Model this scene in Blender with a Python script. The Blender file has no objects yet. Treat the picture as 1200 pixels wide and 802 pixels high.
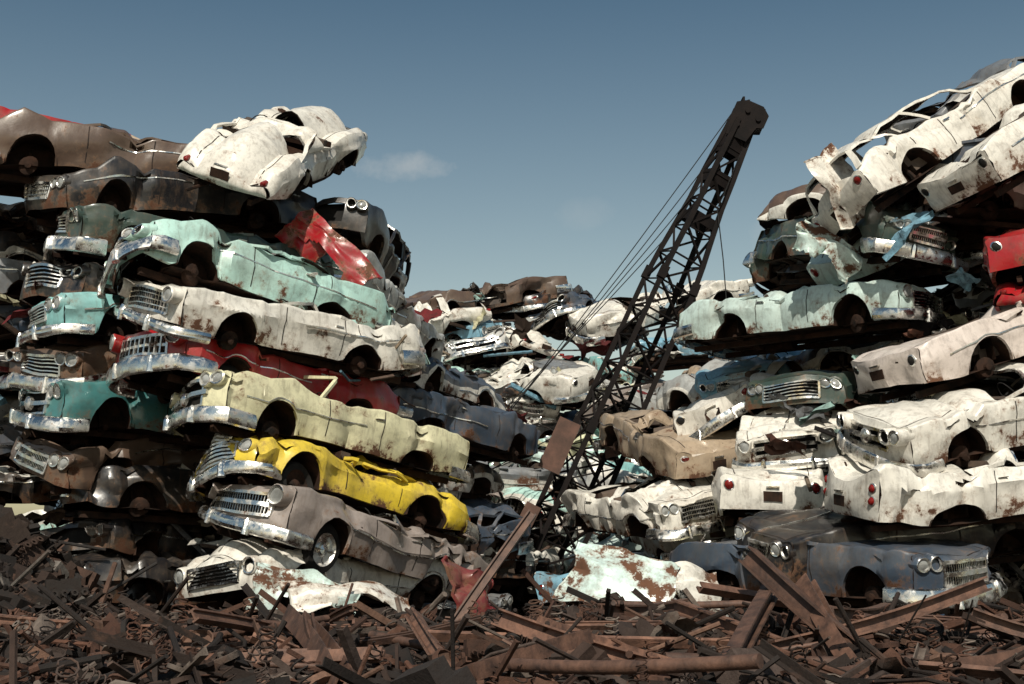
import bpy, math, random
from mathutils import Vector, Matrix, noise, Quaternion
scene = bpy.context.scene
COL = scene.collection
rad = math.radians

# ------------------------------------------------------------------ node helpers
def new_mat(name):
    m = bpy.data.materials.new(name); m.use_nodes = True
    nt = m.node_tree; nt.nodes.clear()
    out = nt.nodes.new('ShaderNodeOutputMaterial')
    b = nt.nodes.new('ShaderNodeBsdfPrincipled')
    nt.links.new(b.outputs[0], out.inputs[0])
    return m, nt, b
def N(nt, t, **kw):
    n = nt.nodes.new(t)
    for k, v in kw.items(): setattr(n, k, v)
    return n
def math_n(nt, op, a, b=None, c=None, clamp=False):
    n = N(nt, 'ShaderNodeMath', operation=op); n.use_clamp = clamp
    for i, v in enumerate((a, b, c)):
        if v is None: continue
        if isinstance(v, bpy.types.NodeSocket): nt.links.new(v, n.inputs[i])
        else: n.inputs[i].default_value = v
    return n.outputs[0]
def mix_c(nt, f, a, b, blend='MIX'):
    n = N(nt, 'ShaderNodeMixRGB', blend_type=blend)
    for i, v in enumerate((f, a, b)):
        if isinstance(v, bpy.types.NodeSocket): nt.links.new(v, n.inputs[i])
        elif i == 0: n.inputs[0].default_value = v
        else: n.inputs[i].default_value = (v[0], v[1], v[2], 1)
    return n.outputs[0]
def noise_n(nt, vec, scale, detail=5, rough=0.55):
    n = N(nt, 'ShaderNodeTexNoise'); n.inputs['Scale'].default_value = scale
    n.inputs['Detail'].default_value = detail; n.inputs['Roughness'].default_value = rough
    nt.links.new(vec, n.inputs['Vector']); return n.outputs[0]
def ramp(nt, fac, lo, hi, a=0.0, b=1.0):
    n = N(nt, 'ShaderNodeMapRange'); nt.links.new(fac, n.inputs[0])
    n.inputs[1].default_value = lo; n.inputs[2].default_value = hi
    n.inputs[3].default_value = a; n.inputs[4].default_value = b
    n.clamp = True
    return n.outputs[0]
def obj_vec(nt):
    tc = N(nt, 'ShaderNodeTexCoord'); oi = N(nt, 'ShaderNodeObjectInfo')
    r = math_n(nt, 'MULTIPLY', oi.outputs['Random'], 60.0)
    cb = N(nt, 'ShaderNodeCombineXYZ')
    nt.links.new(r, cb.inputs[0]); nt.links.new(r, cb.inputs[1])
    ad = N(nt, 'ShaderNodeVectorMath', operation='ADD')
    nt.links.new(tc.outputs['Object'], ad.inputs[0]); nt.links.new(cb.outputs[0], ad.inputs[1])
    return tc.outputs['Object'], ad.outputs[0], oi
def bump(nt, b, h, strength, dist):
    n = N(nt, 'ShaderNodeBump'); n.inputs['Strength'].default_value = strength
    n.inputs['Distance'].default_value = dist
    nt.links.new(h, n.inputs['Height']); nt.links.new(n.outputs[0], b.inputs['Normal'])

def paint_mat(name, fixed=None):
    m, nt, b = new_mat(name)
    raw, v, oi = obj_vec(nt)
    base = oi.outputs['Color']
    if fixed:
        c = N(nt, 'ShaderNodeRGB'); c.outputs[0].default_value = (*fixed, 1); base = c.outputs[0]
    n1 = noise_n(nt, v, 1.2, 5, .62); n2 = noise_n(nt, v, 6.0, 6, .72); n3 = noise_n(nt, v, 2.4, 8, .74)
    dust = ramp(nt, n1, .44, .74, 0, .34)
    c1 = mix_c(nt, dust, base, (.25, .205, .155))
    mp = N(nt, 'ShaderNodeMapping'); mp.inputs['Scale'].default_value = (8, 8, 1.1); nt.links.new(v, mp.inputs[0])
    n4 = noise_n(nt, mp.outputs[0], 1.6, 5, .65)
    streak = ramp(nt, n4, .52, .76, 0, .50)
    c1 = mix_c(nt, streak, c1, (.12, .08, .055))
    grime = ramp(nt, n2, .48, .74, 0, .46)
    c2 = mix_c(nt, grime, c1, (.055, .04, .03))
    sep = N(nt, 'ShaderNodeSeparateXYZ'); nt.links.new(raw, sep.inputs[0])
    low = ramp(nt, sep.outputs[2], .0, .34, .13, 0)
    rsum = math_n(nt, 'ADD', n3, low)
    halo = ramp(nt, rsum, .57, .645, 0, .45)          # stain around the rust
    c2 = mix_c(nt, halo, c2, (.22, .12, .065))
    rust = ramp(nt, rsum, .63, .67, 0, 1)
    rc = mix_c(nt, n2, (.03, .015, .010), (.17, .07, .032))
    c3 = mix_c(nt, rust, c2, rc)
    nt.links.new(c3, b.inputs['Base Color'])
    r0 = ramp(nt, n1, .3, .7, .26, .52)
    rr = math_n(nt, 'MAXIMUM', r0, math_n(nt, 'MULTIPLY', rust, .9))
    nt.links.new(rr, b.inputs['Roughness'])
    cw = ramp(nt, rust, 0, 1, .28, 0); nt.links.new(cw, b.inputs['Coat Weight']); b.inputs['Coat Roughness'].default_value = .16
    h = math_n(nt, 'ADD', math_n(nt, 'MULTIPLY', n1, .7), math_n(nt, 'MULTIPLY', n2, .07))
    bump(nt, b, h, .45, .06)
    return m
MAT_P = paint_mat('car_paint')
MAT_P2 = paint_mat('car_paint_white', (.70, .68, .62))
def simple(name, c1, c2, sc, rough, metal=0, bs=.4, bd=.02, rustmix=None, var=False, spec=.5):
    m, nt, b = new_mat(name)
    raw, v, oi = obj_vec(nt)
    n = noise_n(nt, v, sc, 6, .68)
    f = ramp(nt, n, .35, .68)
    c = mix_c(nt, f, c1, c2)
    if var:
        k = ramp(nt, oi.outputs['Random'], 0, 1, .30, 1.15)
        cb = N(nt, 'ShaderNodeCombineXYZ'); [nt.links.new(k, cb.inputs[i]) for i in range(3)]
        c = mix_c(nt, 1.0, c, cb.outputs[0], 'MULTIPLY')
    b.inputs['Specular IOR Level'].default_value = spec
    if rustmix:
        n2 = noise_n(nt, v, 5, 6, .7); f2 = ramp(nt, n2, rustmix, rustmix + .08)
        c = mix_c(nt, f2, c, (.10, .045, .022))
        mt = math_n(nt, 'MULTIPLY', math_n(nt, 'SUBTRACT', 1.0, f2), metal)
        nt.links.new(mt, b.inputs['Metallic'])
        nt.links.new(ramp(nt, n2, rustmix - .15, rustmix + .08, rough, .85), b.inputs['Roughness'])
    else:
        b.inputs['Metallic'].default_value = metal; b.inputs['Roughness'].default_value = rough
    nt.links.new(c, b.inputs['Base Color'])
    bump(nt, b, n, bs, bd)
    return m
MAT_CH = simple('chrome', (.88, .87, .84), (.55, .53, .49), 2.5, .16, 1.0, .35, .03, .60)
MAT_UB = simple('underbody_rust_shade', (.007, .006, .005), (.05, .024, .015), 4, .9, spec=.2)  # rust tones, with shadow depth under and inside the bodies darkened into the colour
MAT_BK = simple('black_rubber', (.008, .008, .008), (.022, .02, .018), 4, .8, spec=.2)
MAT_GL = simple('headlight_glass', (.35, .36, .35), (.18, .18, .17), 6, .12)
MAT_RL = simple('red_lens', (.25, .012, .01), (.10, .01, .008), 6, .2)
MAT_SE = simple('seat_vinyl', (.10, .07, .05), (.03, .022, .018), 3, .7)
MAT_LN = simple('gap_line', (.008, .007, .006), (.03, .015, .01), 8, .9)
CAR_MATS = [MAT_P, MAT_P2, MAT_CH, MAT_UB, MAT_BK, MAT_GL, MAT_RL, MAT_SE, MAT_LN]
P, P2, CH, UB, BK, GL, RL, SE, LN = range(9)

def piece_mat(name, rough=.85):
    m, nt, b = new_mat(name)
    tc = N(nt, 'ShaderNodeTexCoord'); v = tc.outputs['Object']
    at = N(nt, 'ShaderNodeAttribute'); at.attribute_name = 'pc'
    n = noise_n(nt, v, 9, 6, .72); n2 = noise_n(nt, v, 2.5, 6, .7)
    c = mix_c(nt, ramp(nt, n, .35, .68, 0, .7), at.outputs['Color'], (.02, .012, .009))
    c = mix_c(nt, ramp(nt, n2, .56, .66, 0, .35), c, (.11, .058, .038))
    nt.links.new(c, b.inputs['Base Color']); b.inputs['Roughness'].default_value = rough
    b.inputs['Specular IOR Level'].default_value = .3
    bump(nt, b, n, .6, .03)
    return m
MAT_PC = piece_mat('scrap_metal')
MAT_BEAM = simple('rusty_steel', (.23, .118, .078), (.055, .030, .022), 6, .65, 0, .7, .02, var=True)
MAT_CRANE = simple('crane_dark_steel', (.005, .004, .004), (.012, .008, .007), 3, .75, 0, .4, .02, spec=.15)
MAT_CRR = simple('crane_rusty_plate', (.12, .06, .042), (.05, .028, .02), 3, .8)
MAT_CAB = simple('wire_rope', (.02, .02, .02), (.01, .01, .01), 3, .7, spec=.2)

# ------------------------------------------------------------------ mesh builder
class MB:
    def __init__(s): s.v = []; s.f = []; s.m = []; s.sh = []; s.pc = []
    def add(s, vs, fs, mat, shell=False, col=None):
        o = len(s.v); s.v += [Vector(p) for p in vs]
        for k, f in enumerate(fs):
            s.f.append([i + o for i in f])
            s.m.append(mat[k] if isinstance(mat, list) else mat)
            s.sh.append(shell); s.pc.append(col)
    def grid(s, rows, mat, skip=None, shell=False, col=None):
        n = len(rows[0]); vs = [p for r in rows for p in r]; fs = []; ms = []
        for i in range(len(rows) - 1):
            for j in range(n - 1):
                if skip and skip(i, j): continue
                fs.append([i*n+j, i*n+j+1, (i+1)*n+j+1, (i+1)*n+j])
                ms.append(mat(i, j) if callable(mat) else mat)
        s.add(vs, fs, ms, shell, col)
    def box(s, c, d, mat, M=None, col=None):
        vs = []
        for x in (-.5, .5):
            for y in (-.5, .5):
                for z in (-.5, .5):
                    p = Vector((x*d[0], y*d[1], z*d[2]))
                    if M: p = M @ p
                    vs.append(p + Vector(c))
        s.add(vs, [[0,1,3,2],[4,6,7,5],[0,4,5,1],[2,3,7,6],[0,2,6,4],[1,5,7,3]], mat, col=col)
    def sweep(s, path, prof, mat, closed=True, up=Vector((0, 0, 1)), caps=True, col=None):
        path = [Vector(p) for p in path]; rows = []
        for i, p in enumerate(path):
            t = (path[min(i+1, len(path)-1)] - path[max(i-1, 0)]).normalized()
            u = up if abs(t.dot(up)) < .97 else Vector((0, 1, 0))
            sd = t.cross(u).normalized(); uu = sd.cross(t).normalized()
            rows.append([p + sd*a + uu*b for a, b in prof])
        if closed: rows = [r + [r[0].copy()] for r in rows]
        s.grid(rows, mat, col=col)
        if caps and closed:
            for r in (rows[0], rows[-1]):
                s.add(r[:-1], [list(range(len(r)-1))], mat, col=col)
    def tube(s, path, r, mat, seg=6, col=None):
        s.sweep(path, [(r*math.cos(2*math.pi*k/seg), r*math.sin(2*math.pi*k/seg)) for k in range(seg)], mat, col=col)
    def lathe(s, c, axis, prof, mat, seg=14, col=None):
        axis = Vector(axis).normalized(); q = axis.to_track_quat('Z', 'Y')
        rows = []
        for a, r in prof:
            rows.append([Vector(c) + q @ Vector((r*math.cos(2*math.pi*k/seg), r*math.sin(2*math.pi*k/seg), a)) for k in range(seg+1)])
        s.grid(rows, mat if not isinstance(mat, list) else (lambda i, j: mat[i]), col=col)
    def mesh(s, name, mats, angle=35, shell_in=None):
        if shell_in is not None:
            nrm = {}
            newf = []
            for k, f in enumerate(s.f):
                if not s.sh[k]: continue
                a, b, c = s.v[f[0]], s.v[f[1]], s.v[f[2]]
                n = (b-a).cross(s.v[f[-1]]-a)
                if n.length < 1e-9: n = (c-b).cross(a-b)
                if n.length < 1e-9: continue
                n.normalize()
                ctr = (a + c) * .5
                if n.dot(ctr - Vector((ctr.x*.7, 0, .25))) < 0:
                    f.reverse(); n = -n
                for i in f: nrm[i] = nrm.get(i, Vector()) + n
                newf.append(f)
            mp = {}
            for i, n in nrm.items():
                mp[i] = len(s.v)
                s.v.append(s.v[i] - (n.normalized() if n.length > 1e-6 else n)*.022)
            for f in newf:
                s.f.append([mp[i] for i in reversed(f)]); s.m.append(shell_in); s.pc.append(None)
        me = bpy.data.meshes.new(name)
        me.from_pydata([tuple(p) for p in s.v], [], s.f)
        for m in mats: me.materials.append(m)
        me.polygons.foreach_set('material_index', s.m)
        me.polygons.foreach_set('use_smooth', [True]*len(s.f))
        if any(c is not None for c in s.pc):
            at = me.color_attributes.new('pc', 'FLOAT_COLOR', 'CORNER')
            buf = []
            for k, f in enumerate(s.f):
                c = s.pc[k] or (.1, .05, .03)
                buf += [c[0], c[1], c[2], 1.0]*len(f)
            at.data.foreach_set('color', buf)
        me.update()
        me.set_sharp_from_angle(angle=rad(angle))
        return me
def obj(name, me, color=None, parent=None, loc=None, rot=None):
    o = bpy.data.objects.new(name, me); COL.objects.link(o)
    if color: o.color = (*color, 1)
    if parent: o.parent = parent
    if loc: o.location = loc
    if rot: o.rotation_euler = rot
    return o

def interp(cps, s):
    if s <= cps[0][0]: return cps[0][1]
    for (a, va), (b, vb) in zip(cps, cps[1:]):
        if s <= b:
            t = (s-a)/(b-a); t = t*t*(3-2*t); return va + (vb-va)*t
    return cps[-1][1]

# ------------------------------------------------------------------ the car
def make_car(seed, style='mid', roof=1.0, grille='egg', lights=2, hood=True, trunk=True, doors=(True, True),
             dmg=1.0, twotone=0, wagon=False, squash=1.0, conv=False, wheels=False, L=None, dens=1.0, spear=None, buckle=None, bumpers=None, pod=None):
    """roof = crush of the roof, 0 intact .. 1 flat"""
    rng = random.Random(seed)
    L = L or rng.uniform(4.7, 5.2)
    W = rng.uniform(1.86, 1.99)
    if style == 'round': L -= .25; W -= .06
    fa, ra = .96 + rng.uniform(-.08, .08), L - 1.24 + rng.uniform(-.08, .08)
    R = rng.uniform(.36, .43); rear_h = rng.choice((.40, .40, .30, .24)); front_h = rng.uniform(.40, .47)
    cowl, deck = 1.74, L - 1.45
    if wagon: deck = L - .12
    v1, v2, v3 = rng.uniform(-.05, .05), rng.uniform(-.05, .04), rng.uniform(-.06, .10)
    if style == 'fin':
        ZS = [(0, .66+v1), (.5, .70+v1), (1.8, .72), (3.0, .70+v2), (L-1.3, .71), (L-.12, .92+v3), (L, .86+v3)]
        ZC = [(0, .62+v1), (1.7, .76), (deck, .76), (L, .64)]
    elif style == 'round':
        ZS = [(0, .48), (.35, .68), (1.0, .72), (1.8, .58), (3.0, .62), (L-1.0, .70), (L-.35, .56), (L, .34)]
        ZC = [(0, .66), (.3, .88), (1.7, 1.0), (deck, .96), (L-.7, .90), (L-.25, .68), (L, .42)]
    elif style == 'slab':
        ZS = [(0, .70+v1), (.3, .73+v1), (1.7, .73), (3.4, .72), (L-.4, .75+v3*.4), (L, .70)]
        ZC = [(0, .64+v1), (.3, .70), (1.7, .75), (deck, .75), (L-.3, .72), (L, .62)]
    else:
        ZS = [(0, .68+v1), (.4, .73+v1), (1.6, .73), (2.7, .68+v2), (3.2, .72), (L-.6, .78+v3*.5), (L, .68)]
        ZC = [(0, .66+v1), (.4, .75), (1.7, .84), (deck, .80), (L-.4, .74), (L, .60)]
    rnd = {'round': .15, 'slab': .035}.get(style, .055)
    sculpt = rng.uniform(.5, 2.0); crz = rng.uniform(.45, .72)
    if pod is None: pod = rng.choice((0, 0, .06, .12)) if style != 'round' else 0
    def hw(s): return W/2*(1 - .07*math.exp(-max(s, 0)/.30) - .11*math.exp(-max(L-s, 0)/.5))
    def zs(s): return interp(ZS, s)
    def zcn(s): return interp(ZC, s)
    def sideY(s, z):
        h = max(0, min(1, z/zs(s)))
        y = hw(s) - .075*(1-h)**2.2 - .05*max(0, h-.62)/.38
        y += .018*sculpt*max(0, 1-abs(h-crz)/.10)
        y += .030*(math.exp(-((s-fa)/.55)**2) + math.exp(-((s-ra)/.6)**2))*(sculpt*.9 if style != 'round' else 2.6)*math.sin(math.pi*min(1, h*1.05))
        if style == 'round': y -= .12*math.exp(-((s-L*.5)/.9)**2)
        return y
    def zb(s):
        z = .02 + .10*max(0, 1-s/.4) + .12*max(0, 1-(L-s)/.7)
        for a, r, hh in ((fa, R, front_h), (ra, R*1.02, rear_h)):
            d = abs(s-a)/r
            if d < 1: z = max(z, .04 + hh*math.sqrt(1-d*d))
        return z
    dip = .03 if style != 'round' else .09
    def ys(s): return sideY(s, zs(s)-rnd) - rnd*1.1
    def ztop(s, y):
        a = min(1, abs(y)/ys(s)); Z = zs(s); C = zcn(s)
        br = .82 if style != 'round' else .66
        if a > br:
            t = (a-br)/(1-br); t = t*t*(3-2*t); return Z - dip*(1-t)
        q = a/br
        return C - (C-(Z-dip))*q**(2.6 if style != 'round' else 2.0)
    mb = MB()
    st = set()
    n = int(L/.11*dens)
    for i in range(n+1): st.add(round(L*i/n, 3))
    for a, r in ((fa, R), (ra, R*1.02)):
        for k in range(13): st.add(round(a - r*math.cos(math.pi*k/12)*.9999, 3))
    for s0 in (cowl, deck, .03, .07, L-.03, L-.07): st.add(round(s0, 3))
    st = sorted(st)
    S2 = [st[0]]
    for s0 in st[1:]:
        if s0 - S2[-1] > .012: S2.append(s0)
    st = S2
    nS = 7; rows = []
    tf = [.92, .85, .78, .66, .52, .36, .18, 0]
    for s in st:
        b0 = zb(s); Z = zs(s); t0 = Z-rnd
        half = [(sideY(s, b0)-.06, b0+.005)]
        for k in range(nS+1):
            z = b0 + (t0-b0)*k/nS; half.append((sideY(s, z), z))
        y0 = sideY(s, t0)
        half += [(y0-rnd*.12, Z-rnd*.55), (y0-rnd*.45, Z-rnd*.15), (y0-rnd*1.1, Z)]
        yy = ys(s)
        half += [(yy*f, ztop(s, yy*f)) for f in tf]
        rows.append([(s, y, z) for y, z in half] + [(s, -y, z) for y, z in reversed(half[:-1])])
    nh = 1 + (nS+1) + 3 + len(tf); nc = 2*nh-1
    topstart = nS+1+3
    def jj(j): return j if j < nh-1 else nc-2-j
    d0, d1 = cowl+.12, cowl+1.22
    def skip(i, j):
        sm = (st[i]+st[i+1])/2; k = jj(j)
        if k >= topstart:
            if cowl < sm < deck: return True
            if k >= topstart+2:
                if not hood and .12 < sm < cowl-.1: return True
                if not trunk and not wagon and deck+.25 < sm < L-.1: return True
        side = 0 if j < nh-1 else 1
        if not doors[side] and d0 < sm < d1 and 1 < k: return True
        return False
    def bm(i, j):
        k = jj(j); sm = st[i]
        if twotone == 1 and 4 <= k < topstart and sm > 1.0: return P2
        if twotone == 2 and k < 5: return P2
        if twotone == 3 and k >= topstart-1: return P2
        return P
    mb.grid(rows, bm, skip, shell=True)
    gz0 = rng.uniform(.22, .30); gwk = rng.uniform(-.03, .05)
    def cap(front):
        s0 = 0.0 if front else L
        sg = -1 if front else 1
        hwf = sideY(s0, .4)-.004
        gw = (hwf-.42 if lights == 2 else hwf-.30) + gwk
        zg0, zg1 = gz0, zs(s0)-.13
        if style == 'round': gw = .5; zg1 = .50
        if not front: gw = .28
        ysl = sorted({-hwf, -hwf*.97, -hwf*.9, hwf*.9, hwf*.97, hwf, gw, -gw, gw/2, -gw/2, 0, (gw+hwf)/2, -(gw+hwf)/2})
        low = .12 if front else .15
        zl = [low, .18, zg0, (zg0+zg1)/2, zg1]
        yl = ys(s0)
        rr = []
        for y in ysl:
            if abs(y) <= yl: zt = ztop(s0, y)
            else:
                q = (abs(y)-yl)/(hwf-yl); zt = zs(s0) - rnd*q**2
            col = []
            zz = [min(z, zt-.01) for z in zl] + [zg1+(zt-zg1)*q for q in (.33, .66, 1)] if zt > zg1 else [low+(zt-low)*q/7 for q in range(8)]
            for z in zz:
                t = (z-low)/(max(.1, zt-low))
                bul = .05*math.sin(math.pi*min(1, max(0, t)))
                col.append((s0 + sg*bul*(1-.6*(abs(y)/hwf)**4), y, z))
            rr.append(col)
        def sk(i, j):
            return front and abs((ysl[i]+ysl[i+1])/2) < gw and 2 <= j < 4
        mb.grid(rr, P, sk, shell=True)
        return hwf, gw, zg0, zg1
    hwf, gw, zg0, zg1 = cap(True)
    gs = -.03
    mb.grid([[(.09, y, z) for z in (zg0-.06, zg1+.05)] for y in (-gw-.05, 0, gw+.05)], BK)
    def fpath(y0, y1, z, s, n=8): return [(s, y0+(y1-y0)*k/n, z) for k in range(n+1)]
    rect = lambda a, b: [(-a, -b), (a, -b), (a, b), (-a, b)]
    if rng.random() < .9 or dmg < 1:
        mb.sweep(fpath(-gw, gw, zg0, gs-.01), rect(.025, .02), CH)
        mb.sweep(fpath(-gw, gw, zg1, gs-.01), rect(.025, .022), CH)
        for sy in (-1, 1): mb.box((gs-.005, sy*gw, (zg0+zg1)/2), (.05, .035, zg1-zg0), CH)
        if grille == 'egg':
            for k in range(1, 4): mb.sweep(fpath(-gw, gw, zg0+(zg1-zg0)*k/4, gs+.01), rect(.012, .007), CH)
            nv = 19
            for k in range(1, nv):
                y = -gw+2*gw*k/nv; mb.box((gs+.018, y, (zg0+zg1)/2), (.022, .006, zg1-zg0-.03), CH)
        elif grille == 'bars':
            for k in range(1, 5): mb.sweep(fpath(-gw, gw, zg0+(zg1-zg0)*k/5, gs), rect(.015, .009), CH)
        elif grille == 'wide':
            mb.sweep(fpath(-gw-.1, gw+.1, (zg0+zg1)/2, gs-.03), rect(.03, .032), CH)
            mb.lathe((gs, 0, (zg0+zg1)/2), (-1, 0, 0), [(0, .11), (.06, .10), (.09, .05), (.10, .001)], CH, 14)
        elif grille == 'teeth':
            mb.sweep(fpath(-gw, gw, (zg0+zg1)/2, gs), rect(.02, .02), CH)
            for k in range(1, 10):
                y = -gw+2*gw*k/10; mb.box((gs-.01, y, (zg0+zg1)/2), (.045, .030, (zg1-zg0)*.9), CH)
        elif grille == 'mesh':
            mb.sweep(fpath(-gw, gw, (zg0+zg1)/2, gs-.02), rect(.02, .03), CH)
            for k in range(1, 24):
                y = -gw+2*gw*k/24; mb.box((gs+.01, y, (zg0+zg1)/2), (.02, .008, (zg1-zg0)), CH)
        elif grille == 'fan':
            for k in range(9):
                t = k/8; w_ = .60-.42*t**1.4; z = .22+.50*t
                mb.sweep([(-.07-.05*(1-(q/4-1)**2)*(1-.3*t)+.10*abs(q/4-1)**2+.06*t, w_*(q/4-1), z-.03*abs(q/4-1)**2) for q in range(9)], rect(.022, .015), CH)
    zl = zs(0)-.15 if style != 'round' else .44
    r = .082 if lights == 2 else .10
    for sy in (-1, 1):
        for q in range(lights):
            y = sy*(hwf-.115-q*.195)
            if lights == 1: y = sy*(hwf-.155)
            hs = -.01-pod
            mb.lathe((hs, y, zl), (-1, 0, 0), [(-.08-pod, r+.045), (.04, r+.034), (.055, r+.022)], P, 16)
            mb.lathe((hs, y, zl), (-1, 0, 0), [(.045, r+.026), (.06, r+.018), (.055, r), (.03, r-.004)], CH, 16)
            if rng.random() < .72:
                mb.lathe((hs, y, zl), (-1, 0, 0), [(.034, r-.002), (.048, r*.7), (.056, r*.3), (.058, .001)], GL, 16)
            else:
                mb.lathe((hs, y, zl), (-1, 0, 0), [(.03, r), (-.03, r*.8), (-.05, .001)], BK, 16)
    def bumper(front, zc_, h=.10):
        h *= rng.uniform(.85, 1.35)
        s0 = -.15 if front else L+.14; sg = 1 if front else -1
        e = W/2+.02
        sk_ = rng.uniform(-.11, .11)*dmg; dr = rng.uniform(-.06, .02); v0 = len(mb.v)
        pts = [(s0+sg*.62, -e, zc_), (s0+sg*.30, -e-.01, zc_), (s0+sg*.12, -e+.03, zc_), (s0+sg*.03, -e+.16, zc_)]
        pts += [(s0, y*e*.78, zc_) for y in (-.8, -.4, 0, .4, .8)]
        pts += [(a, -b, c) for a, b, c in reversed(pts[:4])]
        o = 1 if front else -1
        prof = [(0, -h), (.035*o, -h*.85), (.055*o, -h*.35), (.05*o, 0), (.055*o, h*.35), (.035*o, h*.85), (0, h), (-.012*o, h*.8), (.03*o, 0), (-.012*o, -h*.8)]
        prof = [(-a, b) for a, b in prof]
        mb.sweep(pts, prof, CH)
        gk = rng.uniform(.8, 1.5)
        for y in (-.42, .42):
            mb.lathe((s0-sg*.03, y, zc_-.12), (0, 0, 1), [(0, .01), (.0, .045*gk), (.16, .045*gk), (.23, .03), (.25, .005)], CH, 8)
            mb.box((s0+sg*.12, y, zc_), (.26, .05, .07), UB)
        for p in mb.v[v0:]: p.z += sk_*p.y+dr
    bp = bumpers or (rng.random() < .88, rng.random() < .85)
    if bp[0]: bumper(True, .13)
    if bp[1]: bumper(False, .17)
    hr, _, _, _ = cap(False)
    for sy in (-1, 1):
        if style == 'fin':
            for q in range(2): mb.lathe((L-.02, sy*(hr-.12-.0*q), .42+.17*q), (1, 0, 0), [(-.05, .075), (.05, .075), (.06, .06)], CH, 12)
            for q in range(2): mb.lathe((L-.02, sy*(hr-.12), .42+.17*q), (1, 0, 0), [(.05, .062), (.08, .04), (.09, .001)], RL, 12)
        elif style == 'round':
            mb.lathe((L-.05, sy*(hr-.1), .36), (1, 0, 0), [(-.1, .05), (.04, .05), (.06, .03), (.065, .001)], RL, 10)
        else:
            mb.lathe((L-.01, sy*(hr-.13), .52), (1, 0, 0), [(-.05, .09), (.04, .09), (.05, .072)], CH, 14)
            mb.lathe((L-.01, sy*(hr-.13), .52), (1, 0, 0), [(.04, .074), (.06, .05), (.068, .001)], RL if rng.random() < .6 else BK, 14)
    mb.box((L+.052, 0, .36), (.012, .32, .15), UB); mb.box((L+.05, 0, .50), (.05, .22, .025), CH)
    def side_line(s, z0, z1):
        for sy in (-1, 1):
            rws = []
            for k in range(7):
                z = z0+(z1-z0)*k/6; y = sideY(s, z)+.004
                rws.append([(s-.008, sy*y, z), (s+.008, sy*y, z)])
            mb.grid(rws, LN)
    for s in ((d0, d1) if (wagon or rng.random() < .5) else (d0, d1-.02)): side_line(s, .10, zs(s)-rnd)
    if d1+1.0 < ra-R+.15 or rng.random() < .4: side_line(min(d1+.95, ra-.2), .46 if d1+.95 > ra-R else .1, zs(s)-rnd)
    def top_line(path, w=.008):
        mb.grid([[(s-(w if ax else 0), y-(0 if ax else w), ztop(s, y)+.005), (s+(w if ax else 0), y+(0 if ax else w), ztop(s, y)+.005)] for s, y, ax in path], LN)
    if hood:
        for sy in (-1, 1): top_line([(s0*.15+.05, sy*ys(s0*.15+.05)*.80, 0) for s0 in range(0, 12)])
        top_line([(.06, (k/8-1)*ys(.06)*.8, 1) for k in range(17)])
        if rng.random() < .6: mb.sweep([(.1+k*.2, 0, ztop(.1+k*.2, 0)+.012) for k in range(8)], rect(.012, .012), CH)
    if trunk and not wagon:
        for sy in (-1, 1): top_line([(deck+.2+k*.12, sy*ys(deck+.2+k*.12)*.78, 0) for k in range(10)])
    if spear is None: spear = rng.random() < .75
    if spear:
        zz = rng.uniform(.45, .7) if style != 'round' else .3; sl_ = rng.uniform(-.12, .06)
        for sy in (-1, 1):
            a0, a1 = rng.choice(((.35, L-.35), (1.2, L-.5), (.3, 2.6), (2.2, L-.3)))
            rws = []
            for k in range(33):
                s = a0+(a1-a0)*k/32; z = zz*zs(s)+.02+sl_*(k/32)
                z = max(z, zb(s)+.03)
                y = sideY(s, z)
                rws.append([(s, sy*y, z-.014), (s, sy*(y+.013), z-.009), (s, sy*(y+.013), z+.009), (s, sy*y, z+.014)])
            mb.grid(rws, CH)
    for sy in (-1, 1):
        s = d1-.12; mb.box((s, sy*(sideY(s, .56)+.02), .56), (.15, .03, .025), CH)
    for a, hh in ((fa, front_h), (ra, rear_h)):
        for sy in (-1, 1):
            yo = hw(a)-.04; yi = yo-.46
            rws = []
            for k in range(13):
                th = math.pi*k/12
                s = a-(R+.03)*math.cos(th); z = .02+(hh+.035)*math.sin(th)
                rws.append([(s, sy*yo, z), (s, sy*yi, z)])
            mb.grid(rws, UB)
            mb.add([(r_[1][0], sy*yi, r_[1][2]) for r_ in rws], [list(range(13))], UB)
            yd = sy*(yo-.16)
            if rng.random() < .75: mb.lathe((a, yd, .03), (0, sy, 0), [(-.12, .14), (.02, .15), (.03, .12), (.035, .06), (.09, .055), (.10, .001)], UB, 14)
            if wheels or rng.random() < .05:
                mb.lathe((a, sy*(yo-.18), .02), (0, sy, 0), [(-.10, .22), (-.09, .31), (-.05, .345), (.05, .345), (.09, .31), (.10, .22)], BK, 20)
                mb.lathe((a, sy*(yo-.18), .02), (0, sy, 0), [(.10, .22), (.06, .19), (.05, .1), (.09, .07), (.10, .001)], UB if rng.random() < .7 else CH, 18)
            mb.tube([(a-.02, sy*(yi+.05), .3), (a, sy*(yi+.12), .02)], .05, UB)
        mb.tube([(a, -.75, .03), (a, 0, .0), (a, .75, .03)], .05, UB)
    fl = [[(s, y*(hw(s)-.12), .03+.02*math.cos(y*9)+(.12 if abs(y) < .15 else 0)) for y in (-1, -.7, -.4, -.12, 0, .12, .4, .7, 1)] for s in [.5+k*(L-1.0)/12 for k in range(13)]]
    mb.grid(fl, UB)
    for y in (-.5, .5): mb.box((L/2, y, -.03), (L-.3, .07, .10), UB)
    mb.tube([(1.7, 0, .0), (ra, 0, .02)], .045, UB); mb.lathe((ra, 0, .02), (1, 0, 0), [(-.14, .03), (-.08, .14), (.06, .15), (.12, .05)], UB)
    mb.tube([(1.5, .3, -.01), (3.2, .33, -.03), (4.4, .4, .02)], .03, UB)
    mb.lathe((3.3, .3, -.04), (1, 0, 0), [(-.3, .02), (-.3, .10), (.3, .10), (.3, .02)], UB, 10)
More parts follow.
